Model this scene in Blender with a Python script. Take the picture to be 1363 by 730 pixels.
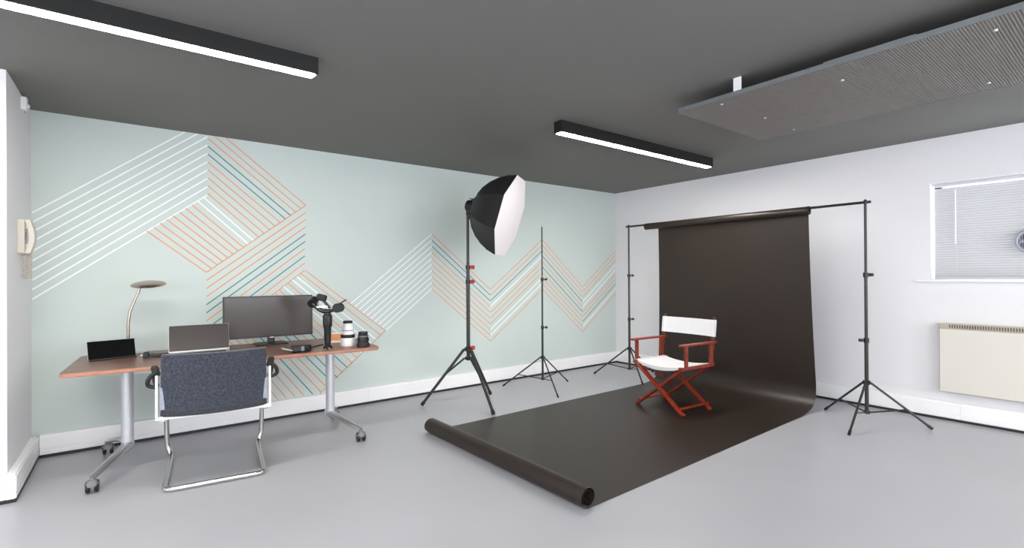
import bpy, bmesh, math, random
from mathutils import Vector, Matrix
random.seed(4)
for o in list(bpy.data.objects): bpy.data.objects.remove(o, do_unlink=True)
sc = bpy.context.scene
COL = sc.collection
PI = math.pi

# ------------------------------------------------------------------ camera
CAM_H, FPX = 1.30, 659.17
YAW, PITCH, ROLL = 0.917964, 0.0030634, -0.0057174
_f = Vector((math.cos(YAW), math.sin(YAW), 0)); _r = Vector((math.sin(YAW), -math.cos(YAW), 0)); _u = Vector((0, 0, 1))
FWD = _f*math.cos(PITCH) + _u*math.sin(PITCH); _u2 = -_f*math.sin(PITCH) + _u*math.cos(PITCH)
RGT = _r*math.cos(ROLL) + _u2*math.sin(ROLL); UPV = -_r*math.sin(ROLL) + _u2*math.cos(ROLL)
cd = bpy.data.cameras.new('camera'); cam = bpy.data.objects.new('camera', cd); COL.objects.link(cam)
cd.sensor_width = 36.0; cd.lens = FPX/1363*36.0; cd.clip_start = 0.05
cam.matrix_world = Matrix((( RGT.x, UPV.x, -FWD.x, 0), (RGT.y, UPV.y, -FWD.y, 0), (RGT.z, UPV.z, -FWD.z, CAM_H), (0, 0, 0, 1)))
sc.camera = cam
CAMP = Vector((0, 0, CAM_H))
def ray(px, py): return FWD + RGT*((px-681.5)/FPX) + UPV*((365-py)/FPX)
def onY(px, py, Y): d = ray(px, py); return CAMP + d*(Y/d.y)

# ------------------------------------------------------------------ world, exposure
w = bpy.data.worlds.new('daylight'); sc.world = w; w.use_nodes = True
bg = w.node_tree.nodes['Background']; bg.inputs['Color'].default_value = (0.90, 0.95, 1.0, 1); bg.inputs['Strength'].default_value = 10.0
sc.view_settings.view_transform = 'Standard'; sc.view_settings.look = 'None'
sc.view_settings.exposure = 0.0; sc.view_settings.gamma = 1.0; sc.view_settings.use_curve_mapping = False
LAMP = 116.0         # strength of the linear ceiling lights

# ------------------------------------------------------------------ room dimensions
XW, YW, HC = 5.74, 4.948, 2.519      # right wall, mural wall, ceiling
XP, YP = -0.587, 4.085               # pier: inner face, front face
X0, Y0 = -3.6, -3.2                  # unseen ends of the room
for (x0, x1) in ((-2.9, -0.5), (0.3, 2.7), (3.2, 5.4)):   # portals in the added window openings behind the camera
    ld = bpy.data.lights.new('window_portal', 'AREA'); ld.shape = 'RECTANGLE'; ld.size = x1-x0; ld.size_y = 1.4
    ld.cycles.is_portal = True
    lo = bpy.data.objects.new('window_portal', ld); COL.objects.link(lo)
    lo.location = ((x0+x1)/2, Y0-0.06, 1.6); lo.rotation_euler = (PI/2, 0, 0)
SIDE = ((-2.7, -.5), (.1, 2.3))  # openings added in the unseen side wall to brighten the right wall
for (y0, y1) in SIDE:
    ld = bpy.data.lights.new('window_portal', 'AREA'); ld.shape = 'RECTANGLE'; ld.size = 1.4; ld.size_y = y1-y0
    ld.cycles.is_portal = True
    lo = bpy.data.objects.new('window_portal', ld); COL.objects.link(lo)
    lo.location = (X0-.05, (y0+y1)/2, 1.6); lo.rotation_euler = (0, -PI/2, 0)

# ------------------------------------------------------------------ materials
def S(r, g, b):
    f = lambda c: (c/255/12.92) if c/255 <= 0.04045 else ((c/255+0.055)/1.055)**2.4
    return (f(r), f(g), f(b), 1)
MATS = {}
def mat(name, col, rough=0.5, metal=0.0, spec=0.5, var=0.0, vscale=8.0, bump=0.0, bscale=60.0, stretch=(1, 1, 1), col2=None, sheen=0.0, emit=None, trans=0.0, coat=0.0):
    m = bpy.data.materials.new(name); m.use_nodes = True; MATS[name] = m
    nt = m.node_tree; b = nt.nodes['Principled BSDF']
    b.inputs['Base Color'].default_value = col; b.inputs['Roughness'].default_value = rough
    b.inputs['Metallic'].default_value = metal; b.inputs['Specular IOR Level'].default_value = spec
    if sheen: b.inputs['Sheen Weight'].default_value = sheen
    if coat: b.inputs['Coat Weight'].default_value = coat; b.inputs['Coat Roughness'].default_value = 0.15
    if trans: b.inputs['Transmission Weight'].default_value = trans
    if emit: b.inputs['Emission Color'].default_value = emit[0]; b.inputs['Emission Strength'].default_value = emit[1]
    tc = nt.nodes.new('ShaderNodeTexCoord'); mp = nt.nodes.new('ShaderNodeMapping'); mp.inputs['Scale'].default_value = stretch
    nt.links.new(tc.outputs['Object'], mp.inputs['Vector'])
    if var or col2:
        n = nt.nodes.new('ShaderNodeTexNoise'); n.inputs['Scale'].default_value = vscale; n.inputs['Detail'].default_value = 6
        nt.links.new(mp.outputs[0], n.inputs['Vector'])
        mx = nt.nodes.new('ShaderNodeMix'); mx.data_type = 'RGBA'
        c2 = col2 or tuple(min(1, c*(1+var)) for c in col[:3])+(1,)
        c1 = col if col2 else tuple(c*(1-var) for c in col[:3])+(1,)
        mx.inputs['A'].default_value = c1; mx.inputs['B'].default_value = c2
        rp = nt.nodes.new('ShaderNodeMapRange'); rp.inputs['From Min'].default_value = 0.3; rp.inputs['From Max'].default_value = 0.7
        nt.links.new(n.outputs[0], rp.inputs[0]); nt.links.new(rp.outputs[0], mx.inputs['Factor'])
        nt.links.new(mx.outputs['Result'], b.inputs['Base Color'])
    if bump:
        n2 = nt.nodes.new('ShaderNodeTexNoise'); n2.inputs['Scale'].default_value = bscale; n2.inputs['Detail'].default_value = 3
        nt.links.new(mp.outputs[0], n2.inputs['Vector'])
        bp = nt.nodes.new('ShaderNodeBump'); bp.inputs['Strength'].default_value = bump; bp.inputs['Distance'].default_value = 0.003
        nt.links.new(n2.outputs[0], bp.inputs['Height']); nt.links.new(bp.outputs[0], b.inputs['Normal'])
    return m
mat('floor', S(172, 172, 178), 0.33, spec=0.45, var=0.03, vscale=1.3, bump=0.02, bscale=120)
mat('ceiling', S(121, 119, 116), 0.7, spec=0.3, var=0.015, vscale=2, bump=0.03, bscale=90)
mat('mint', S(204, 214, 210), 0.6, spec=0.3, var=0.01, vscale=1.5, bump=0.03, bscale=150)
mat('white_wall', S(236, 234, 237), 0.6, spec=0.3, var=0.008, vscale=1.5, bump=0.03, bscale=150)
mat('white_plastic', S(249, 248, 249), 0.4, var=0.01)
mat('black_vinyl', S(34, 33, 36), 0.5, var=0.1)
mat('stripe_white', S(244, 250, 250), 0.55, spec=0.3, var=0.01)
mat('stripe_orange', S(228, 166, 126), 0.55, spec=0.3, var=0.03)
mat('stripe_green', S(84, 140, 136), 0.55, spec=0.3, var=0.03)
mat('black_metal', S(17, 17, 17), 0.5, var=0.08, vscale=30)
mat('stand_black', S(52, 52, 50), 0.38, metal=0.3, var=0.08, vscale=30)
mat('red_knob', S(196, 32, 44), 0.4, var=0.05)
mat('lamp_glow', (1, 1, 1, 1), 0.5, emit=((1.0, 0.965, 0.90, 1), LAMP))
mat('panel_mesh', S(148, 143, 138), 0.5, metal=0.2, var=0.05, vscale=20)
mat('galvanised', S(140, 145, 148), 0.45, metal=0.6, var=0.06, vscale=25)
mat('paper', S(43, 35, 30), 0.38, spec=0.4, var=0.03, vscale=3, bump=0.04, bscale=8)
mat('paper_core', S(22, 22, 22), 0.7, var=0.1)
mat('mahogany', S(152, 52, 20), 0.35, spec=0.4, col2=S(100, 24, 10), vscale=10, stretch=(8, 8, 1.5), bump=0.05, coat=0.3)
mat('mahogany_dark', S(92, 44, 30), 0.4, col2=S(60, 30, 22), vscale=12)
mat('canvas', S(218, 218, 221), 0.85, spec=0.2, var=0.02, vscale=40, bump=0.25, bscale=400)
mat('walnut', S(134, 96, 78), 0.38, col2=S(88, 60, 48), vscale=5, stretch=(1.2, 12, 12), bump=0.03, coat=0.15)
mat('walnut_edge', S(184, 128, 102), 0.45, col2=S(150, 100, 78), vscale=6, stretch=(1.5, 10, 10))
mat('silver', S(196, 197, 200), 0.28, metal=0.85, var=0.03, vscale=20)
mat('silver_paint', S(206, 207, 212), 0.35, metal=0.35, var=0.02, vscale=20)
mat('chrome', S(206, 205, 202), 0.16, metal=1.0, var=0.02, vscale=20)
mat('white_frame', S(232, 232, 232), 0.35, var=0.02)
mat('blue_grey_fabric', S(44, 47, 56), 0.9, spec=0.15, col2=S(72, 76, 87), vscale=90, sheen=0.3, bump=0.4, bscale=350)
mat('dark_grey_fabric', S(46, 48, 55), 0.9, spec=0.15, col2=S(66, 68, 76), vscale=90, sheen=0.3, bump=0.4, bscale=350)
mat('pale_grey_fabric', S(140, 146, 160), 0.9, spec=0.15, col2=S(164, 170, 184), vscale=90, bump=0.3, bscale=350)
mat('black_plastic', S(24, 24, 25), 0.38, var=0.08, vscale=30)
mat('soft_black', S(20, 20, 21), 0.6, var=0.1, vscale=30)
mat('softbox_cloth', S(30, 28, 30), 0.5, spec=0.4, var=0.1, vscale=12, bump=0.1, bscale=30)
mat('softbox_diffuser', S(214, 208, 212), 0.8, var=0.01, vscale=20, bump=0.05, bscale=30)
mat('screen', S(70, 65, 62), 0.18, spec=0.5, var=0.02, vscale=1.5)
mat('black_glass', S(5, 5, 6), 0.06, spec=0.5, var=0.05)
mat('aluminium', S(206, 206, 206), 0.3, metal=0.7, var=0.02)
mat('brass_nickel', S(178, 164, 150), 0.25, metal=0.95, var=0.05, vscale=20)
mat('lens_white', S(244, 240, 240), 0.4, var=0.01)
mat('lens_glass', S(30, 34, 44), 0.05, spec=0.8, var=0.1)
mat('grey_print', S(120, 120, 124), 0.5, var=0.1)
mat('orange_card', S(226, 160, 104), 0.6, var=0.06, vscale=30)
mat('cream', S(222, 217, 208), 0.4, var=0.01, vscale=3)
mat('beige', S(190, 180, 164), 0.45, var=0.02)
mat('grille_dark', S(96, 88, 80), 0.6, var=0.1)
mat('phone_ivory', S(208, 203, 190), 0.35, var=0.015)
mat('blind', S(200, 199, 201), 0.35, var=0.015, vscale=4)
mat('fan_blue_grey', S(168, 174, 192), 0.4, var=0.03)
mat('pvc', S(246, 247, 247), 0.35, var=0.01)
mat('steel_bolt', S(200, 200, 198), 0.35, metal=0.7, var=0.05)
gm = mat('glass', S(235, 240, 242), 0.02, trans=1.0); gm.node_tree.nodes['Principled BSDF'].inputs['IOR'].default_value = 1.02

# ------------------------------------------------------------------ mesh helpers
class MB:
    def __init__(s): s.v = []; s.f = []
    def add(s, vs, fs):
        n = len(s.v); s.v += [tuple(v) for v in vs]; s.f += [[i+n for i in f] for f in fs]; return s
    def box(s, c, d, M=None):
        x, y, z = d[0]/2, d[1]/2, d[2]/2
        vs = [Vector((a*x, b*y, e*z)) for a in (-1, 1) for b in (-1, 1) for e in (-1, 1)]
        if M is not None: vs = [M @ v for v in vs]
        vs = [v + Vector(c) for v in vs]
        return s.add(vs, [(0, 1, 3, 2), (4, 6, 7, 5), (0, 4, 5, 1), (2, 3, 7, 6), (0, 2, 6, 4), (1, 5, 7, 3)])
    def bb(s, x0, x1, y0, y1, z0, z1): return s.box(((x0+x1)/2, (y0+y1)/2, (z0+z1)/2), (x1-x0, y1-y0, z1-z0))
    def bar(s, a, b, wd, th, up=(0, 0, 1)):
        a, b = Vector(a), Vector(b); d = (b-a); L = d.length; z = d.normalized()
        x = Vector(up).cross(z)
        if x.length < 1e-4: x = Vector((1, 0, 0))
        x.normalize(); y = z.cross(x)
        M = Matrix((x, y, z)).transposed()
        return s.box((a+b)/2, (wd, th, L), M)
    def tube(s, pts, r, n=10, closed=False, caps=True, flat=1.0):
        pts = [Vector(p) for p in pts]; m = len(pts)
        rs = r if isinstance(r, (list, tuple)) else [r]*m
        T = []
        for i in range(m):
            if closed: t = pts[(i+1) % m]-pts[i-1]
            else: t = pts[min(i+1, m-1)]-pts[max(i-1, 0)]
            T.append(t.normalized())
        ref = Vector((0, 0, 1)) if abs(T[0].z) < 0.9 else Vector((1, 0, 0))
        x = ref.cross(T[0]).normalized(); vs = []; fs = []
        for i in range(m):
            x = (x - T[i]*x.dot(T[i])).normalized(); y = T[i].cross(x)
            for k in range(n):
                a = 2*PI*k/n; vs.append(pts[i] + (x*math.cos(a) + y*math.sin(a)*flat)*rs[i])
        for i in range(m if closed else m-1):
            j = (i+1) % m
            for k in range(n): fs.append((i*n+k, i*n+(k+1) % n, j*n+(k+1) % n, j*n+k))
        if caps and not closed:
            fs.append(tuple(range(n))[::-1]); fs.append(tuple((m-1)*n+k for k in range(n)))
        return s.add(vs, fs)
    def cyl(s, a, b, r, r2=None, n=14): return s.tube([a, b], [r, r if r2 is None else r2], n)
    def lathe(s, prof, o=(0, 0, 0), M=None, n=24):
        vs = []; fs = []; m = len(prof)
        for (r, z) in prof:
            for k in range(n):
                a = 2*PI*k/n; v = Vector((r*math.cos(a), r*math.sin(a), z)); vs.append((M @ v if M is not None else v) + Vector(o))
        for i in range(m-1):
            for k in range(n): fs.append((i*n+k, i*n+(k+1) % n, (i+1)*n+(k+1) % n, (i+1)*n+k))
        if prof[0][0] > 1e-4: fs.append(tuple(range(n))[::-1])
        if prof[-1][0] > 1e-4: fs.append(tuple((m-1)*n+k for k in range(n)))
        return s.add(vs, fs)
    def prism(s, poly, z0, z1, M=None, o=(0, 0, 0)):
        n = len(poly); vs = [Vector((p[0], p[1], z0)) for p in poly]+[Vector((p[0], p[1], z1)) for p in poly]
        if M is not None: vs = [M @ v for v in vs]
        vs = [v+Vector(o) for v in vs]
        return s.add(vs, [tuple(range(n))[::-1], tuple(range(n, 2*n))]+[(i, (i+1) % n, n+(i+1) % n, n+i) for i in range(n)])
    def sheet(s, rows, th=0.0):
        """grid of points; th>0 gives it thickness along the surface normal"""
        R, Cn = len(rows), len(rows[0]); P = [[Vector(p) for p in r] for r in rows]
        if th <= 0:
            return s.add([p for r in P for p in r], [(i*Cn+j, i*Cn+j+1, (i+1)*Cn+j+1, (i+1)*Cn+j) for i in range(R-1) for j in range(Cn-1)])
        top = []; bot = []
        for i in range(R):
            for j in range(Cn):
                du = P[min(i+1, R-1)][j]-P[max(i-1, 0)][j]; dv = P[i][min(j+1, Cn-1)]-P[i][max(j-1, 0)]
                nn = du.cross(dv).normalized()
                top.append(P[i][j]+nn*th/2); bot.append(P[i][j]-nn*th/2)
        N = R*Cn; fs = []
        for i in range(R-1):
            for j in range(Cn-1):
                q = (i*Cn+j, i*Cn+j+1, (i+1)*Cn+j+1, (i+1)*Cn+j); fs.append(q[::-1]); fs.append(tuple(a+N for a in q))
        edge = [(0, j) for j in range(Cn)]+[(i, Cn-1) for i in range(1, R)]+[(R-1, j) for j in range(Cn-2, -1, -1)]+[(i, 0) for i in range(R-2, 0, -1)]
        ids = [i*Cn+j for i, j in edge]
        for k in range(len(ids)):
            a, b = ids[k], ids[(k+1) % len(ids)]; fs.append((a, b, b+N, a+N))
        return s.add(top+bot, fs)
    def build(s, name, m, parent=None, smooth=True, bevel=0.0, seg=2):
        me = bpy.data.meshes.new(name); me.from_pydata(s.v, [], s.f)
        bm = bmesh.new(); bm.from_mesh(me); bmesh.ops.recalc_face_normals(bm, faces=bm.faces); bm.to_mesh(me); bm.free()
        me.materials.append(MATS[m])
        if smooth:
            for p in me.polygons: p.use_smooth = True
            me.set_sharp_from_angle(angle=math.radians(38))
        o = bpy.data.objects.new(name, me); COL.objects.link(o)
        if parent: o.parent = parent
        if bevel:
            b = o.modifiers.new('bevel', 'BEVEL'); b.width = bevel; b.segments = seg; b.limit_method = 'ANGLE'; b.angle_limit = math.radians(40)
        return o
def tag(o, label, cat, group=None):
    o['label'] = label; o['category'] = cat
    if group: o['group'] = group
    return o
def thing(name, label, cat, loc=(0, 0, 0), rz=0.0, group=None):
    e = bpy.data.objects.new(name, None); COL.objects.link(e); e.location = loc; e.rotation_euler = (0, 0, rz); e.empty_display_size = 0.1
    return tag(e, label, cat, group)
def struct(o): o['kind'] = 'structure'; return o
def rounded(pts, rad, n=5):
    """polyline with rounded inner corners"""
    pts = [Vector(p) for p in pts]; out = [pts[0]]
    for i in range(1, len(pts)-1):
        a, b, c = pts[i-1], pts[i], pts[i+1]; r = min(rad, (a-b).length*0.49, (c-b).length*0.49)
        p, q = b+(a-b).normalized()*r, b+(c-b).normalized()*r
        for k in range(n+1):
            t = k/n; out.append(p*(1-t)**2+b*2*t*(1-t)+q*t*t)
    return out+[pts[-1]]
def rrect(wd, dp, r, n=5):
    out = []
    for cx, cy, a0 in ((wd/2-r, dp/2-r, 0), (-wd/2+r, dp/2-r, 90), (-wd/2+r, -dp/2+r, 180), (wd/2-r, -dp/2+r, 270)):
        for k in range(n+1):
            a = math.radians(a0+90*k/n); out.append((cx+r*math.cos(a), cy+r*math.sin(a)))
    return out
def axisM(d, up=(0, 0, 1)):
    z = Vector(d).normalized(); x = Vector(up).cross(z).normalized(); y = z.cross(x)
    return Matrix((x, y, z)).transposed()

# ================================================================== THE ROOM
struct(MB().bb(X0-.15, XW+.3, Y0-.2, YW+.15, -.12, 0).build('floor', 'floor', smooth=False))
struct(MB().bb(X0-.15, XW+.3, Y0-.2, YW+.15, HC, HC+.12).build('ceiling', 'ceiling', smooth=False))
wall_back = struct(MB().bb(X0-.15, XW+.3, YW, YW+.15, 0, HC).build('wall_back', 'mint', smooth=False))
# right wall with its window opening
WY0, WY1, WZ0, WZ1 = -0.10, 1.262, 1.243, 2.108
RW = 0.26
m = MB()
m.bb(XW, XW+RW, Y0-.2, WY0, 0, HC); m.bb(XW, XW+RW, WY1, YW, 0, HC); m.bb(XW, XW+RW, WY0, WY1, 0, WZ0); m.bb(XW, XW+RW, WY0, WY1, WZ1, HC)
struct(m.build('wall_right', 'white_wall', smooth=False))
struct(MB().bb(X0, XP, YP, YW, 0, HC).build('wall_left', 'white_wall', smooth=False))
m = MB(); m.bb(X0-.15, X0, Y0-.2, YP, 0, .9); m.bb(X0-.15, X0, Y0-.2, YP, 2.3, HC)
ys = [Y0-.2]+[v for p in SIDE for v in p]+[YP]
for i in range(0, len(ys), 2): m.bb(X0-.15, X0, ys[i], ys[i+1], .9, 2.3)
struct(m.build('wall_side', 'white_wall', smooth=False))
for i, (a, b) in enumerate(SIDE):  # frames for the added side openings, out of view
    m = MB(); t = .05
    m.bb(X0-.12, X0-.07, a, b, .9, .9+t); m.bb(X0-.12, X0-.07, a, b, 2.3-t, 2.3)
    for y in (a+t/2, (a+b)/2, b-t/2): m.bb(X0-.12, X0-.07, y-t/2, y+t/2, .9, 2.3)
    struct(m.build('window_%d' % (i+5), 'pvc', smooth=False))
# unseen wall behind the camera; its three window openings are added for daylight
FW = ((-2.9, -0.5), (0.3, 2.7), (3.2, 5.4)); m = MB()
m.bb(X0, XW, Y0-.2, Y0, 0, .9); m.bb(X0, XW, Y0-.2, Y0, 2.3, HC)
xs = [X0]+[v for p in FW for v in p]+[XW]
for i in range(0, len(xs), 2): m.bb(xs[i], xs[i+1], Y0-.2, Y0, .9, 2.3)
struct(m.build('wall_front', 'white_wall', smooth=False))
for i, (a, b) in enumerate(FW):
    m = MB(); t = .05
    m.bb(a, b, Y0-.16, Y0-.11, .9, .9+t); m.bb(a, b, Y0-.16, Y0-.11, 2.3-t, 2.3)
    for x in (a+t/2, (a+b)/2, b-t/2): m.bb(x-t/2, x+t/2, Y0-.16, Y0-.11, .9, 2.3)
    struct(m.build('window_%d' % (i+2), 'pvc', smooth=False))

# ---- painted mural on the mint wall: every stripe is a part of the wall
class Band: pass
YS = YW-0.0006
def stripe(p, q, c, wd=0.0108):
    P, Q = onY(p[0], p[1], YS), onY(q[0], q[1], YS)
    return stripe3(P, Q, c, wd)
ZTOP, ZBOT, XL, XR = HC-.002, 0.17, XP+.006, XW-.004
def stripe3(P, Q, c, wd=0.0108):
    a, b = (P.x, P.z), (Q.x, Q.z)
    # clip to the wall
    t0, t1 = 0.0, 1.0; dx, dz = b[0]-a[0], b[1]-a[1]
    for p_, q_ in ((-dx, a[0]-XL), (dx, XR-a[0]), (-dz, a[1]-ZBOT), (dz, ZTOP-a[1])):
        if abs(p_) < 1e-9: continue
        r = q_/p_
        if p_ < 0: t0 = max(t0, r)
        else: t1 = min(t1, r)
    if t1-t0 < 0.01: return
    A = Vector((a[0]+dx*t0, 0, a[1]+dz*t0)); B = Vector((a[0]+dx*t1, 0, a[1]+dz*t1))
    L = (B-A).length; M = axisM(B-A, (0, 1, 0))
    if c != 'W': wd *= .88
    mm = MB(); mm.box((0, 0, 0), (wd, 0.0012, L))
    o = mm.build('painted_stripe', {'W': 'stripe_white', 'O': 'stripe_orange', 'G': 'stripe_green'}[c], wall_back, smooth=False)
    d = (B-A).normalized(); ang = math.atan2(d.x, d.z)
    o.location = ((A.x+B.x)/2, YS-0.0002, (A.z+B.z)/2); o.rotation_euler = (0, ang, 0)
def band(s0, s1, e0, e1, cols):
    S0, S1, E0, E1 = [onY(p[0], p[1], YS) for p in (s0, s1, e0, e1)]; n = len(cols)
    for i, c in enumerate(cols):
        t = i/(n-1); stripe3(S0.lerp(S1, t), E0.lerp(E1, t), c)
band((39, 285.5), (39, 401), (276, 160), (276, 260), 'W'*10)
band((276.8, 163.4), (276.8, 257.8), (407, 273.5), (344, 315.5), 'OOOGGOOOOO')
band((271.4, 263.2), (195.5, 307.8), (337, 320.2), (274.3, 362.5), 'WWOOOOOOOO')
band((274.8, 362.8), (274.8, 460), (407.2, 273.5), (405.5, 360), 'OOOOGGOGOO')
band((406, 360), (290, 449), (513, 440.5), (384, 566), 'OOWWOWOOGOGGOOGOOOOO')
stripe((513.3, 440), (408, 541), 'O')
band((467, 404.5), (514, 440), (574.4, 312), (574.4, 384.5), 'W'*10)
band((575, 312), (575, 385), (652.5, 385.5), (652.5, 454), 'OGGOOOOOOO')
band((653, 385.5), (653, 454), (721.5, 319.5), (721.5, 385), 'OOGWOOOWWO')
band((722, 319.5), (722, 385), (775.3, 382), (775.3, 441.5), 'OOOGOGOOOO')
band((775.7, 382), (775.7, 441.5), (820, 333), (820, 390), 'OOOWWOOGWO')

# ---- skirting trunking with a black vinyl strip along the floor
def trunking(name, a, b, axis, face, sgn, joints):
    """axis 'x' or 'y' is the run; face is the wall plane, sgn the side it sticks out to"""
    def bx(mb, u0, u1, d0, d1, z0, z1):
        p, q = sorted((face+sgn*d0, face+sgn*d1))
        return mb.bb(u0, u1, p, q, z0, z1) if axis == 'x' else mb.bb(p, q, u0, u1, z0, z1)
    body = struct(bx(MB(), a, b, 0, .040, .020, .163).build(name, 'white_plastic', smooth=False, bevel=.004))
    bx(MB(), a, b, 0, .043, 0, .020).build('vinyl_strip', 'black_vinyl', body, smooth=False)
    us = [a]+joints+[b]
    for i in range(len(us)-1):
        bx(MB(), us[i]+.002, us[i+1]-.002, .0385, .045, .062, .150).build('cover_panel', 'white_plastic', body, smooth=False, bevel=.002)
        bx(MB(), us[i]+.002, us[i+1]-.002, .0385, .0445, .024, .056).build('lower_cover', 'white_plastic', body, smooth=False, bevel=.002)
    return body
trunking('baseboard_back', XP+.045, XW-.045, 'x', YW, -1, [1.9, 2.36, 4.1])
trunking('baseboard_right', Y0, YW, 'y', XW, -1, [1.06, 2.9])
trunking('baseboard_left', YP-.045, YW-.045, 'y', XP, 1, [])
trunking('baseboard_front', X0, XP, 'x', YP, -1, [])

# ---- window with venetian blind
struct_w = MB(); gx = XW+.17
struct_w.bb(gx, gx+.06, WY0, WY1, WZ0, WZ0+.05); struct_w.bb(gx, gx+.06, WY0, WY1, WZ1-.05, WZ1)
for y in (WY0+.025, (WY0+WY1)/2, WY1-.025): struct_w.bb(gx, gx+.06, y-.025, y+.025, WZ0, WZ1)
win = struct(struct_w.build('window_1', 'pvc', smooth=False))
for (y0, y1) in ((WY0+.05, (WY0+WY1)/2-.025), ((WY0+WY1)/2+.025, WY1-.05)):
    MB().bb(gx+.025, gx+.031, y0, y1, WZ0+.05, WZ1-.05).build('pane', 'glass', win, smooth=False)
MB().bb(XW-.035, XW+.17, WY0-.1, WY1+.10, WZ0-.022, WZ0-.001).build('window_sill', 'pvc', win, smooth=False, bevel=.004)
bl = thing('venetian_blind', 'white slatted venetian blind hanging in the window recess', 'blind', (XW+.075, 0, WZ0))
BY0, BY1 = WY0+.008, WY1-.012; BH = WZ1-WZ0
hr = MB().bb(-.016, .016, BY0, BY1, BH-.03, BH-.001).build('headrail', 'blind', bl, smooth=False, bevel=.002)
nsl = 37; pitch = (BH-.06)/nsl; slat_me = None
for i in range(nsl):
    if slat_me is None:
        rows = [[(-.0125+.025*k/4, BY0+.004 if e == 0 else BY1-.004, .003*math.sin(PI*k/4)) for k in range(5)] for e in (0, 1)]
        o = MB().sheet(rows, .0007).build('slat', 'blind', bl); slat_me = o.data
    else:
        o = bpy.data.objects.new('slat', slat_me); COL.objects.link(o); o.parent = bl
    o.location = (0, 0, .026+pitch*i); o.rotation_euler = (0, math.radians(72+random.uniform(-2, 2)), 0)
MB().bb(-.012, .012, BY0+.004, BY1-.004, .003, .014).build('bottom_rail', 'blind', bl, smooth=False, bevel=.002)
for y in (WY1-.17, .58, WY0+.17):
    for dx in (-.0145, .0145): MB().cyl((dx, y, .01), (dx, y, BH-.03), .0011, n=6).build('ladder_cord', 'blind', bl)
MB().cyl((-.022, WY1-.165, BH-.55), (-.022, WY1-.165, BH-.07), .004, n=8).build('tilt_wand', 'pvc', bl)
# round fan hanging in front of the blind
fn = thing('ventilation_fan', 'round grey fan with wire grille hanging before the blind', 'fan', (XW+.02, .618, 1.556))
RX = Matrix.Rotation(-PI/2, 3, 'Y')
MB().lathe([(.078, -.01), (.084, .022), (.094, .026), (.103, .016), (.105, -.004), (.098, -.018), (.078, -.01)], M=RX, n=36).build('outer_ring', 'fan_blue_grey', fn)
MB().lathe([(.0, -.016), (.078, -.016), (.078, -.03), (.05, -.036), (0, -.036)], M=RX, n=30).build('backplate', 'black_plastic', fn)
m = MB()
for k in range(-5, 6):
    h = math.sqrt(max(0, .079**2-(k*.0142)**2)); m.cyl((-.016, k*.0142, -h), (-.016, k*.0142, h), .0016, n=6); m.cyl((-.018, -h, k*.0142), (-.018, h, k*.0142), .0016, n=6)
m.build('wire_grille', 'aluminium', fn)
m = MB()
for k in range(5):
    a = 2*PI*k/5; m.box((-.002, .04*math.cos(a), .04*math.sin(a)), (.003, .06, .03), Matrix.Rotation(a, 3, 'X') @ Matrix.Rotation(.4, 3, 'Y'))
m.build('blade_set', 'fan_blue_grey', fn, smooth=False)
MB().lathe([(0, -.005), (.016, -.005), (.016, .012), (0, .014)], M=RX).build('hub', 'fan_blue_grey', fn)
MB().tube([(.002, .028, .098), (.01, .032, .25), (.012, .033, .40), (.03, .034, .53)], .0028, 6).build('hanging_cord', 'grey_print', fn)

# ---- panel heater on the right wall
ht = thing('panel_heater', 'cream flat panel heater with slotted top grille under the window', 'heater', (XW, .62, .256))
HL0, HL1 = -.62, .568; HZ = .60
MB().bb(-.080, -.012, HL0, HL1, 0, HZ-.002).build('casing', 'beige', ht, smooth=False, bevel=.004)
MB().bb(-.092, -.080, HL0+.006, HL1-.004, .006, HZ-.045).build('front_panel', 'cream', ht, smooth=False, bevel=.004)
MB().bb(-.086, -.012, HL0, HL1, HZ-.040, HZ+.002).build('grille_frame', 'beige', ht, smooth=False, bevel=.003)
m = MB(); y = HL1-.07
while y > HL0+.05:
    m.bb(-.0885, -.0855, y-.008, y, HZ-.034, HZ-.006); y -= .0165
g = m.build('grille_slot', 'grille_dark', ht, smooth=False); g['kind'] = 'stuff'
MB().bb(-.013, 0, HL0+.1, HL0+.14, .05, HZ-.1).build('wall_bracket', 'steel_bolt', ht, smooth=False)
MB().bb(-.013, 0, HL1-.14, HL1-.1, .05, HZ-.1).build('wall_bracket', 'steel_bolt', ht, smooth=False)

# ---- linear ceiling lights
def linear_light(x0, x1, y, label):
    L = x1-x0; t = thing('linear_ceiling_light', label, 'ceiling light', ((x0+x1)/2, y, HC), 0, 'black linear ceiling lights')
    hw, hh = .043, .092
    m = MB(); m.bb(-L/2+.006, L/2-.006, -hw, -hw+.011, -hh, 0); m.bb(-L/2+.006, L/2-.006, hw-.011, hw, -hh, 0); m.bb(-L/2+.006, L/2-.006, -hw+.011, hw-.011, -.02, 0)
    m.build('housing', 'black_metal', t, smooth=False)
    for s in (-1, 1): MB().box((s*(L/2-.003), 0, -hh/2), (.006, hw*2, hh)).build('end_cap', 'black_metal', t, smooth=False, bevel=.001)
    MB().bb(-L/2+.016, L/2-.016, -hw+.012, hw-.012, -hh-.003, -hh+.004).build('diffuser', 'lamp_glow', t, smooth=False)
    return t
LY = 2.88
linear_light(-1.35, .822, LY, 'black linear ceiling light running towards the white pier and desk')
linear_light(2.665, 4.83, LY, 'black linear ceiling light before the hanging black backdrop paper')
linear_light(-1.35, .822, -.9, 'added unseen ceiling light beside the windowed wall and the side wall')  # extra fixture added behind the camera to light the room
linear_light(2.665, 4.83, -1.6, 'added unseen ceiling light between windowed wall and mesh ceiling panel')  # also added out of view, for more room light

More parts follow.
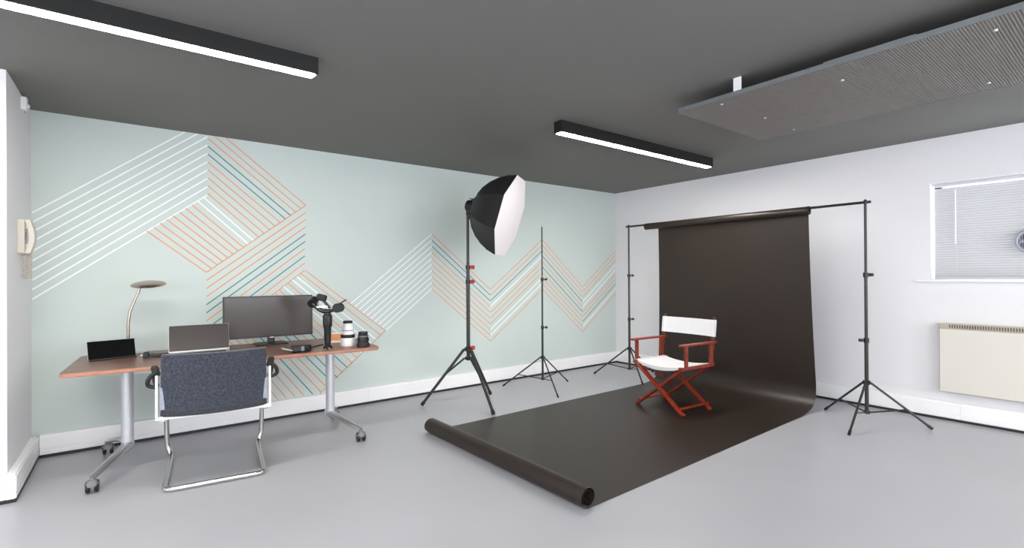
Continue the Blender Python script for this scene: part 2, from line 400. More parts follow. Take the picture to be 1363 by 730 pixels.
# ---- perforated metal panel hung under the ceiling
PX0, PX1, PY0, PY1, PZ = 2.97, 4.14, -.40, 2.0, 2.41
pn = thing('ceiling_panel', 'grey metal mesh panel hung below the ceiling on brackets', 'ceiling panel', ((PX0+PX1)/2, (PY0+PY1)/2, PZ))
hx, hy = (PX1-PX0)/2, (PY1-PY0)/2
MB().bb(-hx+.004, hx-.004, -hy+.004, hy-.004, .012, .020).build('backing_sheet', 'grille_dark', pn, smooth=False)
m = MB(); n = 94
for k in range(n):
    x = -hx+.012+(2*hx-.024)*k/(n-1); m.box((x, 0, .006), (.0062, 2*hy-.012, .004))
n = 192
for k in range(n):
    y = -hy+.012+(2*hy-.024)*k/(n-1); m.box((0, y, .0025), (2*hx-.012, .0040, .003))
rb = m.build('wire_mesh', 'panel_mesh', pn, smooth=False); rb['kind'] = 'stuff'
for s in (-1, 1):
    MB().box((s*(hx-.002), 0, .014), (.004, 2*hy, .028)).build('side_edge', 'galvanised', pn, smooth=False)
    MB().box((0, s*(hy-.002), .012), (2*hx-.008, .004, .024)).build('end_edge', 'panel_mesh', pn, smooth=False)
for (bx_, by_) in ((-hx+.14, hy-.42), (hx-.14, hy-.42), (-hx+.14, -hy+.42), (hx-.14, -hy+.42)):
    m = MB(); m.bb(bx_-.1395, bx_-.136, by_-.025, by_+.025, .026, HC-PZ) if bx_ < 0 else m.bb(bx_-.002, bx_+.002, by_-.025, by_+.025, .020, HC-PZ)
    m.build('hanging_bracket', 'white_plastic', pn, smooth=False)
MB().bb(-hx-.001, -hx+.03, -.10, .30, .0275, .034).build('joint_strip', 'galvanised', pn, smooth=False)
for (a, b) in ((-.50, .93), (-.32, .30), (.48, .9), (-.42, -.35), (.42, -.2), (.02, .9)):
    MB().lathe([(0, -.006), (.007, -.005), (.010, 0), (.010, .004)], (a, min(b, hy-.09), 0), n=12).build('rivet', 'steel_bolt', pn)

# ---- door entry phone and sensor on the pier
ph = thing('entry_phone', 'ivory door entry handset with coiled cord on the white pier', 'phone', (XP, 4.46, 1.45))
MB().prism(rrect(.10, .225, .015), 0, .035, Matrix.Rotation(PI/2, 3, 'Y') @ Matrix.Rotation(PI/2, 3, 'Z'), (0, 0, .118)).build('base', 'phone_ivory', ph, bevel=.003)
rows = []
for i in range(13):
    t = i/12; z = .012+.215*t; bul = .052+.022*math.sin(PI*t); half = .024
    rows.append([(bul-.022, -half-.004, z), (bul, -half, z), (bul+.006, 0, z), (bul, half, z), (bul-.022, half+.004, z)])
MB().sheet(rows, .012).build('handset', 'phone_ivory', ph)
MB().bb(.034, .062, -.022, .022, .165, .22).build('ear_rest', 'phone_ivory', ph, smooth=False, bevel=.004)
MB().bb(.034, .062, -.022, .022, .02, .075).build('mouth_rest', 'phone_ivory', ph, smooth=False, bevel=.004)
MB().bb(.034, .040, -.042, -.028, .10, .15).build('button', 'grey_print', ph, smooth=False, bevel=.002)
pts = []
for i in range(420):
    t = i/419; a = t*2*PI*19
    if t < .5: s = t/.5; c = Vector((.030, -.01, .004-.155*s))
    else: s = (t-.5)/.5; c = Vector((.050, .012, -.151+.160*s))
    pts.append(c+Vector((math.cos(a)*.011, math.sin(a)*.011, 0)))
MB().tube(pts, .0028, 5).build('coiled_cord', 'beige', ph)
se = thing('wall_sensor', 'small white sensor box high on the pier under the ceiling', 'sensor', (XP, 4.57, 2.415))
MB().bb(0, .030, -.03, .03, 0, .085).build('housing', 'white_plastic', se, smooth=False, bevel=.004)
MB().lathe([(.016, 0), (.015, .006), (.008, .012), (0, .013)], (.030, 0, .03), Matrix.Rotation(PI/2, 3, 'Y'), 14).build('dome', 'pvc', se)
MB().tube([(.012, .03, .02), (.012, .05, .0), (.006, .08, .02), (.004, .11, .09)], .003, 6).build('cable', 'grey_print', se)

# ================================================================== DESK AND WHAT STANDS ON IT
DZ = .735; DROT = math.radians(-3.6); DC = (.635, 4.275)
dk = thing('desk', 'walnut topped desk with silver columns on casters at the mural wall', 'desk', (DC[0], DC[1], 0), DROT)
DW, DD = 1.93, .83
MB().prism(rrect(DW, DD, .05), DZ-.026, DZ-.0015).build('edge_band', 'walnut_edge', dk, bevel=.004)
MB().prism(rrect(DW-.006, DD-.006, .048), DZ-.004, DZ).build('tabletop', 'walnut', dk)
for s in (-1, 1):
    cx, cy = s*.668, -.035
    MB().cyl((cx, cy, .145), (cx, cy, DZ-.026), .035, n=24).build('column', 'silver_paint', dk)
    MB().box((cx, cy, DZ-.034), (.10, .5, .016)).build('support_plate', 'silver_paint', dk, smooth=False, bevel=.003)
    for q in (-1, 1):
        ex, ey = s*.812, q*.395+ (-.005)
        pts = []
        for k in range(9):
            t = k/8; x = cx+(ex-cx)*(t**1.6); y = cy+q*.015+(ey-cy-q*.015)*t; z = .165-.070*t**1.3+.012*math.sin(PI*t)
            pts.append((x, y, z))
        arm = MB().tube(pts, [.038-.014*k/8 for k in range(9)], 12, flat=.62).build('foot_arm', 'silver', dk)
        cs = MB().cyl((ex, ey, .060), (ex, ey, .098), .014).lathe([(0, .080), (.022, .078), (.036, .060), (.036, .045), (0, .045)], (ex, ey, 0)).build('caster', 'grey_print', dk)
        for e in (-1, 1):
            wz = .0375; MB().lathe([(0, -.010), (.032, -.010), (.0375, -.005), (.0375, .005), (.032, .010), (0, .010)], (ex+e*.021, ey+.006, wz), Matrix.Rotation(PI/2, 3, 'Y')).build('wheel', 'black_plastic', cs)
MB().box((0, .1, DZ-.060), (1.32, .05, .05)).build('cross_beam', 'silver_paint', dk, smooth=False, bevel=.004)

def desk_pt(x, y, z=DZ): return (x, y, z)
# desk lamp
lp = thing('desk_lamp', 'bronze nickel desk lamp with a thin oval head on a curved stem', 'lamp', (.005, 4.615, DZ+.0005))
MB().lathe([(0, 0), (.068, 0), (.070, .006), (.064, .014), (.03, .022), (0, .022)], n=32).build('base', 'aluminium', lp)
MB().tube([(-.03, .0, .015), (-.036, 0, .12), (-.036, 0, .22), (-.026, 0, .31), (.004, 0, .40), (.025, 0, .455), (.032, 0, .49)], [.011, .0105, .010, .009, .008, .008, .009], 12).build('stem', 'brass_nickel', lp)
hd = MB().lathe([(0, .024), (.06, .022), (.097, .013), (.112, .001), (.104, -.008), (.085, -.010), (0, -.010)], (.085, 0, .512), Matrix.Rotation(math.radians(-4), 3, 'Y') @ Matrix.Rotation(math.radians(9), 3, 'X'), 36).build('lamp_head', 'brass_nickel', lp)
MB().lathe([(0, -.013), (.055, -.013), (.062, -.009)], (.085, 0, .512), Matrix.Rotation(math.radians(-4), 3, 'Y') @ Matrix.Rotation(math.radians(9), 3, 'X'), 30).build('light_disc', 'pvc', hd)
# tablet leaning in its case
tb = thing('tablet', 'black tablet with silver edge propped up at the left end of the desk', 'tablet', (-.115, 4.43, DZ+.0005), math.radians(14))
Mt = Matrix.Rotation(math.radians(-17), 3, 'X')
P3 = lambda x, y, z, M=Mt: M @ Vector((x, y, z))
MB().box(P3(0, .004, .068)+Vector((0, 0, .003)), (.268, .008, .130), Mt).build('body', 'aluminium', tb, smooth=False, bevel=.003)
MB().box(P3(0, -.0005, .067)+Vector((0, 0, .003)), (.264, .002, .125), Mt).build('screen', 'black_glass', tb, smooth=False, bevel=.001)
MB().bar((0, .038, .105), (0, .078, .004), .20, .004, (0, 1, 0)).build('stand_flap', 'soft_black', tb, smooth=False)
MB().box((0, -.012, .003), (.262, .03, .005)).build('folded_cover', 'soft_black', tb, smooth=False, bevel=.001)
# black plug adapter with cable
ad = thing('power_adapter', 'small black plug adapter with a thin cable beside the tablet', 'adapter', (.105, 4.34, DZ+.0005), math.radians(-12))
MB().box((.018, 0, .014), (.070, .034, .024), Matrix.Rotation(math.radians(4), 3, 'Y')).build('body', 'black_plastic', ad, smooth=False, bevel=.006)
MB().box((-.035, .0, .020), (.034, .036, .038)).build('plug', 'black_plastic', ad, smooth=False, bevel=.005)
for e in (-.008, .008): MB().box((-.058, e, .018), (.018, .004, .008)).build('prong', 'steel_bolt', ad, smooth=False)
MB().tube([(.0, .012, .012), (.02, .06, .012), (.07, .13, .006), (.12, .22, .005), (.20, .27, .005), (.34, .27, .005)], .0035, 8).build('cable', 'black_plastic', ad)
# laptop
lt = thing('laptop', 'open silver laptop with dark screen behind the office chair', 'laptop', (.392, 4.33, DZ+.0005), math.radians(-2))
MB().prism(rrect(.375, .255, .012), .002, .016, None, (0, -.125, 0)).build('base', 'aluminium', lt, bevel=.002)
MB().box((0, -.095, .0164), (.32, .11, .0012)).build('keyboard', 'soft_black', lt, smooth=False)
MB().box((0, -.200, .0162), (.11, .07, .0008)).build('trackpad', 'aluminium', lt, smooth=False)
Ml = Matrix.Rotation(math.radians(-14), 3, 'X'); lo_ = Vector((0, .005, .014))
lid = MB().box(Ml @ Vector((0, .003, .102))+lo_, (.383, .006, .199), Ml).build('lid', 'aluminium', lt, smooth=False, bevel=.002)
MB().box(Ml @ Vector((0, -.0006, .100))+lo_, (.379, .0014, .176), Ml).build('screen', 'screen', lid, smooth=False)
MB().box(Ml @ Vector((0, -.0006, .192))+lo_, (.377, .0013, .014), Ml).build('top_bezel', 'black_plastic', lid, smooth=False)
# monitor
mo = thing('monitor', 'wide dark desktop monitor standing at the back of the desk', 'monitor', (.91, 4.55, DZ+.0005), math.radians(-1))
bz = .060; MH = .345; MW = .685
bd = MB().box((0, 0, bz+MH/2), (MW, .028, MH)).build('casing', 'black_plastic', mo, smooth=False, bevel=.003)
MB().box((0, .03, bz+MH/2), (.36, .04, .2)).build('rear_cover', 'black_plastic', bd, smooth=False, bevel=.01)
MB().box((0, -.0135, bz+MH/2+.002), (MW-.022, .0036, MH-.022)).build('screen', 'screen', mo, smooth=False)
MB().box((.015, .026, .11), (.058, .016, .20)).build('neck', 'black_plastic', mo, smooth=False, bevel=.003)
MB().box((.015, -.0145, bz-.002), (.035, .003, .007)).build('badge', 'aluminium', mo, smooth=False)
MB().prism(rrect(.25, .19, .03), 0, .010, None, (.01, .01, 0)).build('foot', 'black_plastic', mo, bevel=.003)
# camcorder
cc = thing('camcorder', 'small black camcorder with folded out silver screen on desk front', 'camcorder', (.982, 3.915, DZ+.0005), math.radians(-4))
MB().box((0, .0, .026), (.105, .055, .050)).build('body', 'black_plastic', cc, smooth=False, bevel=.010)
MB().lathe([(0, 0), (.022, 0), (.026, .006), (.026, .030), (.020, .032), (.018, .024), (0, .022)], (.050, -.006, .028), axisM((.75, -.62, 0)), 24).build('lens_barrel', 'soft_black', cc)
MB().lathe([(0, .006), (.008, .004), (.0165, .0), (0, -.001)], Vector((.050, -.006, .028))+Vector((.75, -.62, 0)).normalized()*.026, axisM((.75, -.62, 0)), 20).build('front_glass', 'lens_glass', cc)
MB().box((.022, -.029, .028), (.022, .004, .036)).build('grip_plate', 'grey_print', cc, smooth=False, bevel=.001)
MB().box((-.085, -.012, .030), (.075, .060, .007), Matrix.Rotation(math.radians(16), 3, 'Y')).build('flip_screen', 'aluminium', cc, smooth=False, bevel=.002)
MB().tube([(.045, .03, .02), (.09, .12, .008), (.15, .2, .006), (.24, .3, .005)], .005, 8).build('strap', 'soft_black', cc)
# camera gimbal
gi = thing('camera_gimbal', 'black handheld camera gimbal standing on its grip on the desk', 'gimbal', (1.195, 3.920, DZ+.0005), math.radians(-37))
for k in range(3):
    a = 2*PI*k/3-1.35
    MB().tube([(0, 0, .035), (.024*math.cos(a), .024*math.sin(a), .020), (.036*math.cos(a), .036*math.sin(a), .006)], [.012, .010, .0065], 8).build('foot', 'soft_black', gi)
MB().lathe([(0, .026), (.018, .026), (.022, .04), (.026, .07), (.0265, .165), (.031, .175), (.0345, .19), (.0355, .252), (.031, .268), (.024, .272), (.024, .285), (0, .285)], n=24).build('grip', 'black_plastic', gi)
MB().box((0, -.030, .222), (.030, .014, .060)).build('control_panel', 'soft_black', gi, smooth=False, bevel=.004)
MB().tube(rounded([(.02, 0, .292), (-.05, 0, .296), (-.10, .0, .345), (-.125, .02, .375)], .04), [.024]*8+[.021]*7 if False else .022, 12, flat=.75).build('pan_arm', 'black_plastic', gi)
MB().cyl((-.118, -.010, .352), (-.118, .05, .382), .034, n=20).build('roll_motor', 'black_plastic', gi)
MB().tube(rounded([(-.02, 0, .300), (.03, 0, .298), (.085, .0, .312)], .03), .019, 12, flat=.7).build('tilt_arm', 'black_plastic', gi)
MB().cyl((.085, -.034, .322), (.085, .034, .322), .036, n=20).build('tilt_motor', 'soft_black', gi)
MB().bar((.085, 0, .348), (.145, .0, .385), .012, .010).build('lever', 'black_plastic', gi, smooth=False, bevel=.002)
MB().box((-.045, .0, .402), (.075, .045, .050), Matrix.Rotation(.25, 3, 'Y')).build('camera_plate', 'soft_black', gi, smooth=False, bevel=.012)
MB().bar((-.04, .0, .392), (.02, 0, .318), .020, .016).build('plate_arm', 'black_plastic', gi, smooth=False, bevel=.003)
MB().box((-.035, -.018, .331), (.085, .006, .014), Matrix.Rotation(-.05, 3, 'Y')).build('pale_trim', 'lens_white', gi, smooth=False, bevel=.002)
# white telephoto lens
wl = thing('telephoto_lens', 'white telephoto lens standing upright with black rubber ring', 'camera lens', (1.387, 4.02, DZ+.0005)); wl.scale = (1.08, 1.08, 1.02)
MB().lathe([(0, 0), (.048, 0), (.052, .006), (.0525, .060), (.050, .068), (0, .068)], n=32).build('lower_barrel', 'lens_white', wl)
MB().lathe([(.0505, .066), (.0515, .068), (.0515, .088), (.049, .092), (.0, .092)], n=32).build('rubber_ring', 'soft_black', wl)
MB().lathe([(0, .09), (.043, .09), (.042, .105), (.0405, .108), (.0405, .112), (.042, .115), (.040, .135), (.034, .160), (.0335, .182), (0, .182)], n=32).build('upper_barrel', 'lens_white', wl)
MB().lathe([(0, .180), (.0345, .180), (.0345, .197), (.032, .199), (0, .199)], n=32).build('mount_cap', 'soft_black', wl)
MB().lathe([(.0415, .122), (.0425, .123), (.0425, .127), (.0415, .128)], n=32).build('grey_band', 'grey_print', wl)
# black lens
bk = thing('zoom_lens', 'short black zoom lens standing upright beside the white lens', 'camera lens', (1.472, 3.910, DZ+.0005)); bk.scale = (1.12, 1.12, 1.04)
MB().lathe([(0, 0), (.046, 0), (.0475, .004), (.045, .022), (.038, .034), (.0375, .038), (0, .038)], n=32).build('lens_hood', 'soft_black', bk)
MB().lathe([(0, .036), (.0385, .036), (.0395, .040), (.0395, .066), (.036, .072), (.036, .085), (.0335, .090), (0, .090)], n=32).build('barrel', 'black_plastic', bk)
m = MB()
for k in range(28):
    a = 2*PI*k/28; m.box((.0395*math.cos(a), .0395*math.sin(a), .053), (.003, .004, .022), Matrix.Rotation(a, 3, 'Z'))
g = m.build('zoom_grip', 'soft_black', bk, smooth=False); g['kind'] = 'stuff'
MB().lathe([(0, .089), (.032, .089), (.033, .092), (.033, .112), (.031, .114), (0, .114)], n=32).build('rear_cap', 'black_plastic', bk)
MB().lathe([(.0362, .076), (.0372, .077), (.0372, .081), (.0362, .082)], n=32).build('print_band', 'grey_print', bk)
# small orange and white carton
cb = thing('small_carton', 'small orange fronted carton on a white slip behind the gimbal', 'box', (1.395, 4.315, DZ+.0005), math.radians(-6))
MB().box((0, 0, .008), (.13, .09, .016)).build('white_slip', 'lens_white', cb, smooth=False, bevel=.001)
MB().box((0, .0, .045), (.11, .07, .058)).build('carton', 'orange_card', cb, smooth=False, bevel=.002)
MB().box((0, .0, .0755), (.112, .072, .005)).build('white_top', 'lens_white', cb, smooth=False, bevel=.001)

# ================================================================== OFFICE CHAIR
oc = thing('office_chair', 'blue grey fabric cantilever chair with silver tube frame at the desk', 'chair', (.448, 3.93, 0), math.radians(-6.5))
_h = [(-.285, -.24, .425), (-.305, .28, .425), (-.306, .365, .395), (-.303, .375, .085), (-.276, .36, .0165), (-.272, -.318, .0165)]
fr = rounded(_h+[(-x, y, z) for x, y, z in _h[::-1]], .05, 6)
MB().tube(fr, .0160, 12).build('cantilever_frame', 'chrome', oc)
MB().bar((-.30, -.315, .452), (.30, -.315, .452), .014, .022).build('rear_bar', 'white_frame', oc, smooth=False, bevel=.003)
for s in (-1, 1):
    MB().bar((s*.305, -.318, .445), (s*.305, -.318, .715), .014, .026, (0, 1, 0)).build('side_post', 'white_frame', oc, smooth=False, bevel=.003)
    MB().bar((s*.285, -.24, .432), (s*.305, -.315, .450), .02, .02).build('side_link', 'white_frame', oc, smooth=False, bevel=.003)
    ar = MB().tube(rounded([(s*.304, -.330, .722), (s*.318, -.25, .738), (s*.328, -.16, .738), (s*.330, -.125, .728)], .05), .021, 10, flat=.75).build('armrest', 'soft_black', oc)
    MB().tube(rounded([(s*.306, -.325, .735), (s*.345, -.33, .70), (s*.352, -.32, .655), (s*.306, -.316, .640)], .03), .012, 8).build('arm_loop', 'soft_black', ar)
    MB().tube(rounded([(s*.330, -.13, .732), (s*.330, -.15, .66), (s*.306, -.30, .650)], .04), .013, 8).build('arm_brace', 'soft_black', ar)
def back_sheet(z0, z1, w0, w1, off, th, nm, mt, n=18):
    rows = []
    for i in range(9):
        t = i/8; z = z0+(z1-z0)*t; hw = w0+(w1-w0)*t
        rows.append([(hw*(2*j/n-1), -.300-.062*(1-(2*j/n-1)**2)-.035*max(0, (z-.46)/.38)**1.5-off, z) for j in range(n+1)])
    return MB().sheet(rows, th).build(nm, mt, oc, bevel=.005)
back_sheet(.500, .838, .283, .278, 0, .030, 'backrest', 'blue_grey_fabric')
back_sheet(.458, .498, .283, .283, 0, .034, 'back_lower_band', 'dark_grey_fabric')
for s in (-1, 1):
    MB().bar((s*.272, -.322, .505), (s*.272, -.326, .640), .034, .006, (0, 1, 0)).build('side_tab', 'pale_grey_fabric', oc, smooth=False)
MB().prism(rrect(.50, .52, .05), .440, .492, None, (0, .02, 0)).build('seat', 'blue_grey_fabric', oc, bevel=.015)

# ================================================================== LIGHT STANDS
def stand(name, label, loc, rz, R, zh, zl, zt, secs, knobs, legr, low_brace, kmat='stand_black'):
    t = thing(name, label, 'light stand', (loc[0], loc[1], 0), rz, None)
    for i, (a, b, r) in enumerate(secs): MB().cyl((0, 0, a), (0, 0, b), r, n=14).build('pole', 'stand_black', t)
    MB().lathe([(.0, zh-.016), (legr*2.6, zh-.016), (legr*3.1, zh-.01), (legr*3.1, zh+.01), (legr*2.2, zh+.02), (0, zh+.02)], n=16).build('upper_collar', 'black_plastic', t)
    MB().lathe([(.0, zl-.012), (legr*2.5, zl-.012), (legr*2.8, zl), (legr*2.4, zl+.014), (0, zl+.014)], n=16).build('lower_collar', 'black_plastic', t)
    for k in range(3):
        a = 2*PI*k/3; c, s = math.cos(a), math.sin(a); r0 = legr*3
        A, B = Vector((r0*c, r0*s, zh)), Vector((R*c, R*s, legr))
        lg = MB().tube([A, B], legr, 8).build('leg', 'stand_black', t)
        d = (B-A).normalized(); MB().tube([B-d*.035, B+d*.004], legr*1.3, 8).build('rubber_foot', 'black_plastic', lg)
        q = A.lerp(B, .60 if low_brace else .46)
        MB().tube([(r0*.9*c, r0*.9*s, zl), q], legr*.72, 6).build('brace', 'stand_black', t)
    for (z, ang, mt) in knobs:
        c, s = math.cos(ang-rz), math.sin(ang-rz); rr = max(r for a, b, r in secs)
        cl = MB().lathe([(0, z-.022), (rr+.005, z-.022), (rr+.006, z+.018), (0, z+.02)], n=14).build('clamp', 'black_plastic', t)
        kr = .021 if mt == 'red_knob' else .015; a_ = .012 if mt == 'red_knob' else .020
        MB().cyl((c*rr, s*rr, z), (c*(rr+.022), s*(rr+.022), z), .006, n=8).cyl((c*(rr+a_), s*(rr+a_), z), (c*(rr+a_+kr*1.7), s*(rr+a_+kr*1.7), z), kr, kr*.9, n=10).build('clamp_knob', mt, cl)
    if zt: MB().lathe([(0, zt-.01), (.011, zt-.01), (.011, zt+.012), (.007, zt+.02), (0, zt+.02)], n=12).build('spigot', 'steel_bolt', t)
    return t
KA = math.atan2(RGT.y, RGT.x)
def leg_angle(c, p): return math.atan2(p[1]-c[1], p[0]-c[0])
s1 = (2.678, 4.232)
stand('softbox_stand', 'sturdy black tripod stand with red knobs carrying the softbox', s1, leg_angle(s1, (2.656, 3.779)), .465, .560, .470, None,
      [(.45, 1.28, .019), (1.20, 1.43, .0165), (1.35, 2.03, .0140)], [(.575, KA+.0, 'red_knob'), (1.242, KA, 'red_knob'), (1.386, KA, 'red_knob')], .0145, False)
s2 = (3.74, 4.32)
stand('light_stand', 'thin bare black light stand standing before the mural zigzag', s2, leg_angle(s2, (3.572, 3.878)), .47, .356, .110, 1.87,
      [(.095, .71, .0125), (.69, 1.26, .0100), (1.24, 1.86, .0075)], [(.701, KA, 'black_plastic'), (1.255, KA, 'black_plastic')], .0080, True)
s3 = (5.020, 1.540); BZ = 1.875
stand('backdrop_stand', 'black backdrop stand between black paper and the panel heater', s3, leg_angle(s3, (4.56, 1.523)), .455, .360, .105, None,
      [(.09, .74, .0150), (.71, 1.31, .0125), (1.27, BZ+.03, .0105)], [(.725, KA+PI, 'black_plastic'), (1.289, KA, 'black_plastic')], .0095, True)
s4 = (5.020, 4.110)
stand('backdrop_stand', 'black backdrop stand near the corner of mint and white walls', s4, leg_angle(s4, (4.788, 4.542)), .46, .360, .105, None,
      [(.09, .74, .0150), (.71, 1.31, .0125), (1.27, BZ+.03, .0105)], [(.736, KA, 'black_plastic'), (1.292, KA, 'black_plastic')], .0095, True)
# crossbar on the two stands
cbr = thing('backdrop_crossbar', 'black crossbar resting on the two backdrop stands', 'crossbar', (5.020, 2.825, BZ+.03))
MB().cyl((0, -1.325, .010), (0, 1.325, .010), .0115, n=12).build('bar', 'black_metal', cbr)
for y in (-1.285, 1.285): MB().lathe([(0, 0), (.019, 0), (.021, .006), (.021, .020), (.012, .027), (.004, .038), (0, .038)], (0, y, -.002), n=14).build('end_fitting', 'black_plastic', cbr)
for y in (-.45, .45): MB().cyl((0, y-.04, .010), (0, y+.04, .010), .0135, n=12).build('joint_sleeve', 'black_plastic', cbr)

# ---- black paper backdrop: hanging roll, sheet, roll on the floor
bp = thing('backdrop_paper', 'black paper backdrop swept from the crossbar across the floor', 'backdrop', (0, 0, 0))
BC = BZ+.04; RR = .039
MB().lathe([(0.0125, -.925), (RR, -.925), (RR, .925), (.0125, .925), (.0125, -.925)], (5.020, 2.915, BC-.022), Matrix.Rotation(PI/2, 3, 'X'), 26).build('hanging_roll', 'paper', bp)
for y in (1.992, 3.838): MB().lathe([(.0122, -.006), (RR+.001, -.006), (RR+.001, .006), (.0122, .006), (.0122, -.006)], (5.020, y, BC-.022), Matrix.Rotation(PI/2, 3, 'X'), 26).build('roll_end', 'paper_core', bp)
def edge_curve(side):
    if side == 0:   # by the heater
        y0, y1, y2 = 2.008, 1.985, 1.935; xb, kx = 5.135, 4.98
    else:           # by the mural
        y0, y1, y2 = 3.690, 3.740, 3.708; xb, kx = 5.120, 4.98
    pts = []
    z0 = BC-.022; x0 = 5.020+RR+.001
    for k in range(15):           # hanging part leans gently towards the wall
        t = k/14; z = z0+(.30-z0)*t
        pts.append(Vector((x0+(xb-x0)*(t**1.15), y0+(y1-y0)*t**2, z)))
    P0 = pts[-1]; P3_ = Vector((4.62, y1+(y2-y1)*.12, .003)); P1 = P0+Vector((.035, 0, -.26)); P2 = P3_+Vector((.44, 0, .0))
    for k in range(1, 17):
        t = k/16; pts.append(P0*(1-t)**3+P1*3*t*(1-t)**2+P2*3*t*t*(1-t)+P3_*t**3)
    xe = 2.005 if side == 0 else 1.962
    for k in range(1, 13):
        t = k/12; pts.append(Vector((4.62+(xe-4.62)*t, P3_.y+(y2-P3_.y)*t, .003)))
    # up and around the floor roll: a spiral
    for k in range(1, 56):
        a = -PI/2 - 2*PI*k/24*1.0; r0 = .060 if side == 0 else .062; rad = r0-.0006*k
        pts.append(Vector((xe+rad*math.cos(a), y2-(.040*min(1, k/14) if side else 0), .003+r0+rad*math.sin(a))))
    return pts
eR, eL = edge_curve(0), edge_curve(1)
NF = 15+16+12
sheet_rows = []; roll_rows = []
for i, (a, b) in enumerate(zip(eR, eL)):
    row = [a.lerp(b, j/14) for j in range(15)]
    for j, p in enumerate(row):
        if i < 15: p.x += .010*math.sin(j*.9+i*.25)*(i/15)*math.sin(PI*j/14)
    if i < NF: sheet_rows.append(row)
    if i >= NF-1: roll_rows.append(row)
MB().sheet(sheet_rows, .0012).build('paper_sheet', 'paper', bp)
MB().sheet(roll_rows, .0012).build('floor_roll', 'paper', bp)
MB().lathe([(.022, -.84), (.024, -.84), (.024, .84), (.022, .84), (.022, -.84)], (1.984, 2.80, .064), Matrix.Rotation(math.radians(1.4), 3, 'Z') @ Matrix.Rotation(PI/2, 3, 'X'), 22).build('core_tube', 'paper_core', bp)

# ---- softbox
sb = thing('softbox', 'black octagonal softbox with white diffuser tilted on its stand', 'softbox', (2.708, 4.210, 2.0))
AX = (RGT*.925-UPV*.28-FWD*.25).normalized(); MX = axisM(AX)
prof = [(.075, .035), (.150, .050), (.225, .095), (.300, .165), (.360, .245), (.405, .330), (.432, .425)]
RS = .98
rim = []
for k in range(8):
    a0, a1 = 2*PI*k/8+PI/8, 2*PI*(k+1)/8+PI/8; rows = []
    for (r, z) in prof:
        r *= RS
        p0 = MX @ Vector((r*math.cos(a0), r*math.sin(a0), z)); p1 = MX @ Vector((r*math.cos(a1), r*math.sin(a1), z))
        rows.append([p0.lerp(p1, j/4) - (MX @ Vector((math.cos((a0+a1)/2), math.sin((a0+a1)/2), 0)))*.012*math.sin(PI*j/4)*(0 if z > .4 else 1) for j in range(5)])
    MB().sheet(rows, .002).build('fabric_panel', 'softbox_cloth', sb)
    MB().tube([MX @ Vector((r*RS*math.cos(a0), r*RS*math.sin(a0), z)) for r, z in prof], .004, 6).build('rib', 'black_plastic', sb)
    r, z = prof[-1]; r *= RS; rim.append((r*math.cos(a0), r*math.sin(a0), z))
pts = [MX @ Vector((0, 0, prof[-1][1]+.012))]
m = MB(); inner = [MX @ Vector((x*1.004, y*1.004, z+.003)) for x, y, z in rim]; mid = [MX @ Vector((x*.5, y*.5, z+.012)) for x, y, z in rim]; c = MX @ Vector((0, 0, rim[0][2]+.016))
m.add(inner+mid+[c], [(i, (i+1) % 8, 8+(i+1) % 8, 8+i) for i in range(8)]+[(8+i, 8+(i+1) % 8, 16) for i in range(8)])
m.build('diffuser', 'softbox_diffuser', sb)
MB().lathe([(0, .0), (.082, .0), (.086, .012), (.086, .040), (.07, .048), (0, .048)], (0, 0, 0), MX, 24).build('speed_ring', 'black_plastic', sb)
MB().lathe([(0, -.055), (.042, -.055), (.055, -.045), (.060, .0), (0, .0)], (0, 0, 0), MX, 20).build('lamp_head', 'black_metal', sb)
MB().box(Vector((-.014, .010, -.03))+AX*-.01, (.045, .045, .12)).build('tilt_bracket', 'black_metal', sb, smooth=False, bevel=.006)
MB().cyl((-.014, .010, -.13), (-.014, .010, -.02), .019, n=14).build('mounting_socket', 'black_plastic', sb)
tp = MX @ Vector((0, .075, .02)); MB().bar(tp, tp+Vector((-.05, .03, .012)), .010, .008).build('locking_lever', 'black_plastic', sb, smooth=False)
MB().tube([MX @ Vector((0, 0, .04)), MX @ Vector((0, 0, .11)), MX @ Vector((0, 0, .18))], [.03, .04, .01], 12).build('bulb', 'pvc', sb)

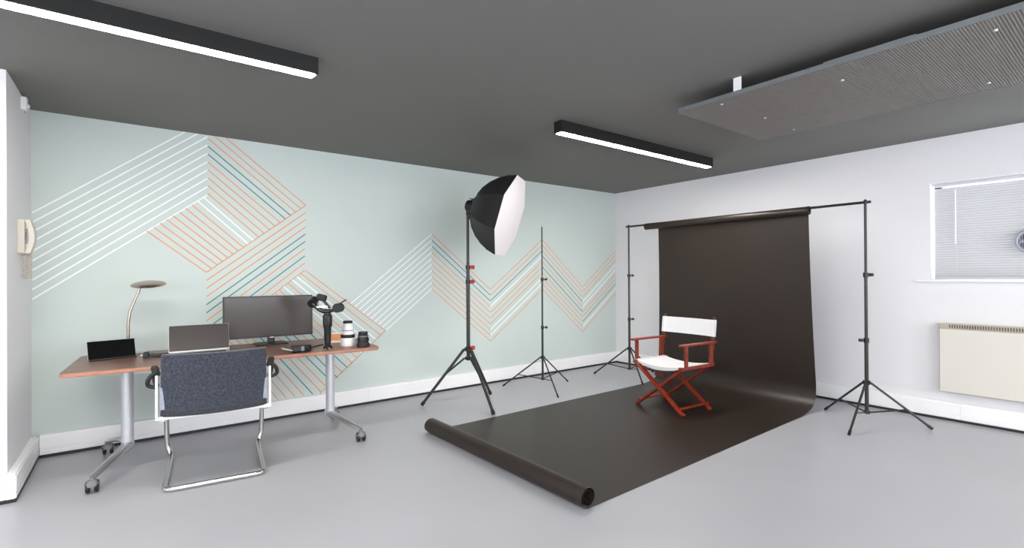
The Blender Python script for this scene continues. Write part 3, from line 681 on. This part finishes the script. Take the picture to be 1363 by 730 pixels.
# ================================================================== DIRECTOR CHAIR
dc = thing('director_chair', 'folding director chair of red brown wood with white canvas', 'chair', (4.190, 2.900, .0045), math.radians(86.5)); dc.scale = (1.05, 1.08, 1.0)
XH = .272
for y, nm in ((.185, 1), (-.185, -1)):
    off = .013
    MB().bar((-XH, y+off, .008), (XH-.02, y+off, .425), .022, .042, (0, 1, 0)).build('cross_leg', 'mahogany', dc, smooth=False, bevel=.003)
    MB().bar((XH, y-off, .008), (-XH+.02, y-off, .425), .022, .042, (0, 1, 0)).build('cross_leg', 'mahogany', dc, smooth=False, bevel=.003)
    MB().cyl((0, y-.04, .217), (0, y+.04, .217), .008, n=10).build('pivot_bolt', 'brass_nickel', dc)
for s in (-1, 1):
    MB().bar((s*(XH-.045), -.20, .062), (s*(XH-.045), .20, .062), .030, .018).build('foot_stretcher', 'mahogany', dc, smooth=False, bevel=.003)
    MB().bar((s*.258, -.235, .432), (s*.258, .225, .432), .036, .032).build('seat_rail', 'mahogany', dc, smooth=False, bevel=.004)
    MB().bar((s*.278, .168, .446), (s*.278, .168, .640), .020, .034, (0, 1, 0)).build('arm_post', 'mahogany', dc, smooth=False, bevel=.003)
    MB().bar((s*.278, -.178, .446), (s*.278, -.178, .640), .024, .040, (0, 1, 0)).build('arm_post', 'mahogany', dc, smooth=False, bevel=.003)
    MB().bar((s*.280, -.235, .648), (s*.280, .240, .648), .054, .018).build('armrest', 'mahogany', dc, smooth=False, bevel=.006)
    MB().bar((s*.272, -.205, .57), (s*.272, -.238, .868), .026, .026, (0, 1, 0)).build('back_post', 'mahogany_dark', dc, smooth=False, bevel=.004)
    MB().lathe([(0, 0), (.008, 0), (.012, .008), (.010, .016), (0, .019)], (s*.272, -.238, .868), n=12).build('post_knob', 'mahogany_dark', dc)
rows = []
for i in range(9):
    y = -.20+.40*i/8; rows.append([(-.262+.524*j/14, y, .450-.032*math.sin(PI*j/14)**.8) for j in range(15)])
MB().sheet(rows, .004).build('canvas_seat', 'canvas', dc)
m = MB()
m.sheet([[(-.262+.524*j/14, .2005, .452-.032*math.sin(PI*j/14)**.8-q*.034*math.sin(PI*j/14)**.4) for j in range(15)] for q in (0, 1)], .004)
m.build('canvas_hem', 'canvas', dc)
rows = []
for i in range(5):
    z = .700+.158*i/4; yy = -.2194-.0175*(z-.7)/.158
    rows.append([(-.292+.584*j/16, yy+.020-.030*math.sin(PI*j/16)**.7, z) for j in range(17)])
MB().sheet(rows, .004).build('canvas_back', 'canvas', dc)
for s in (-1, 1):
    MB().tube([(s*.272, -.2194, .700), (s*.272, -.2369, .858)], .0215, 14, caps=False).build('canvas_sleeve', 'canvas', dc)
MB().box((.0, .175, .350), (.10, .028, .05)).build('hinge_block', 'mahogany_dark', dc, smooth=False, bevel=.004)
MB().bar((-.19, .175, .368), (.19, .175, .368), .022, .012).build('front_stretcher', 'mahogany_dark', dc, smooth=False, bevel=.003)
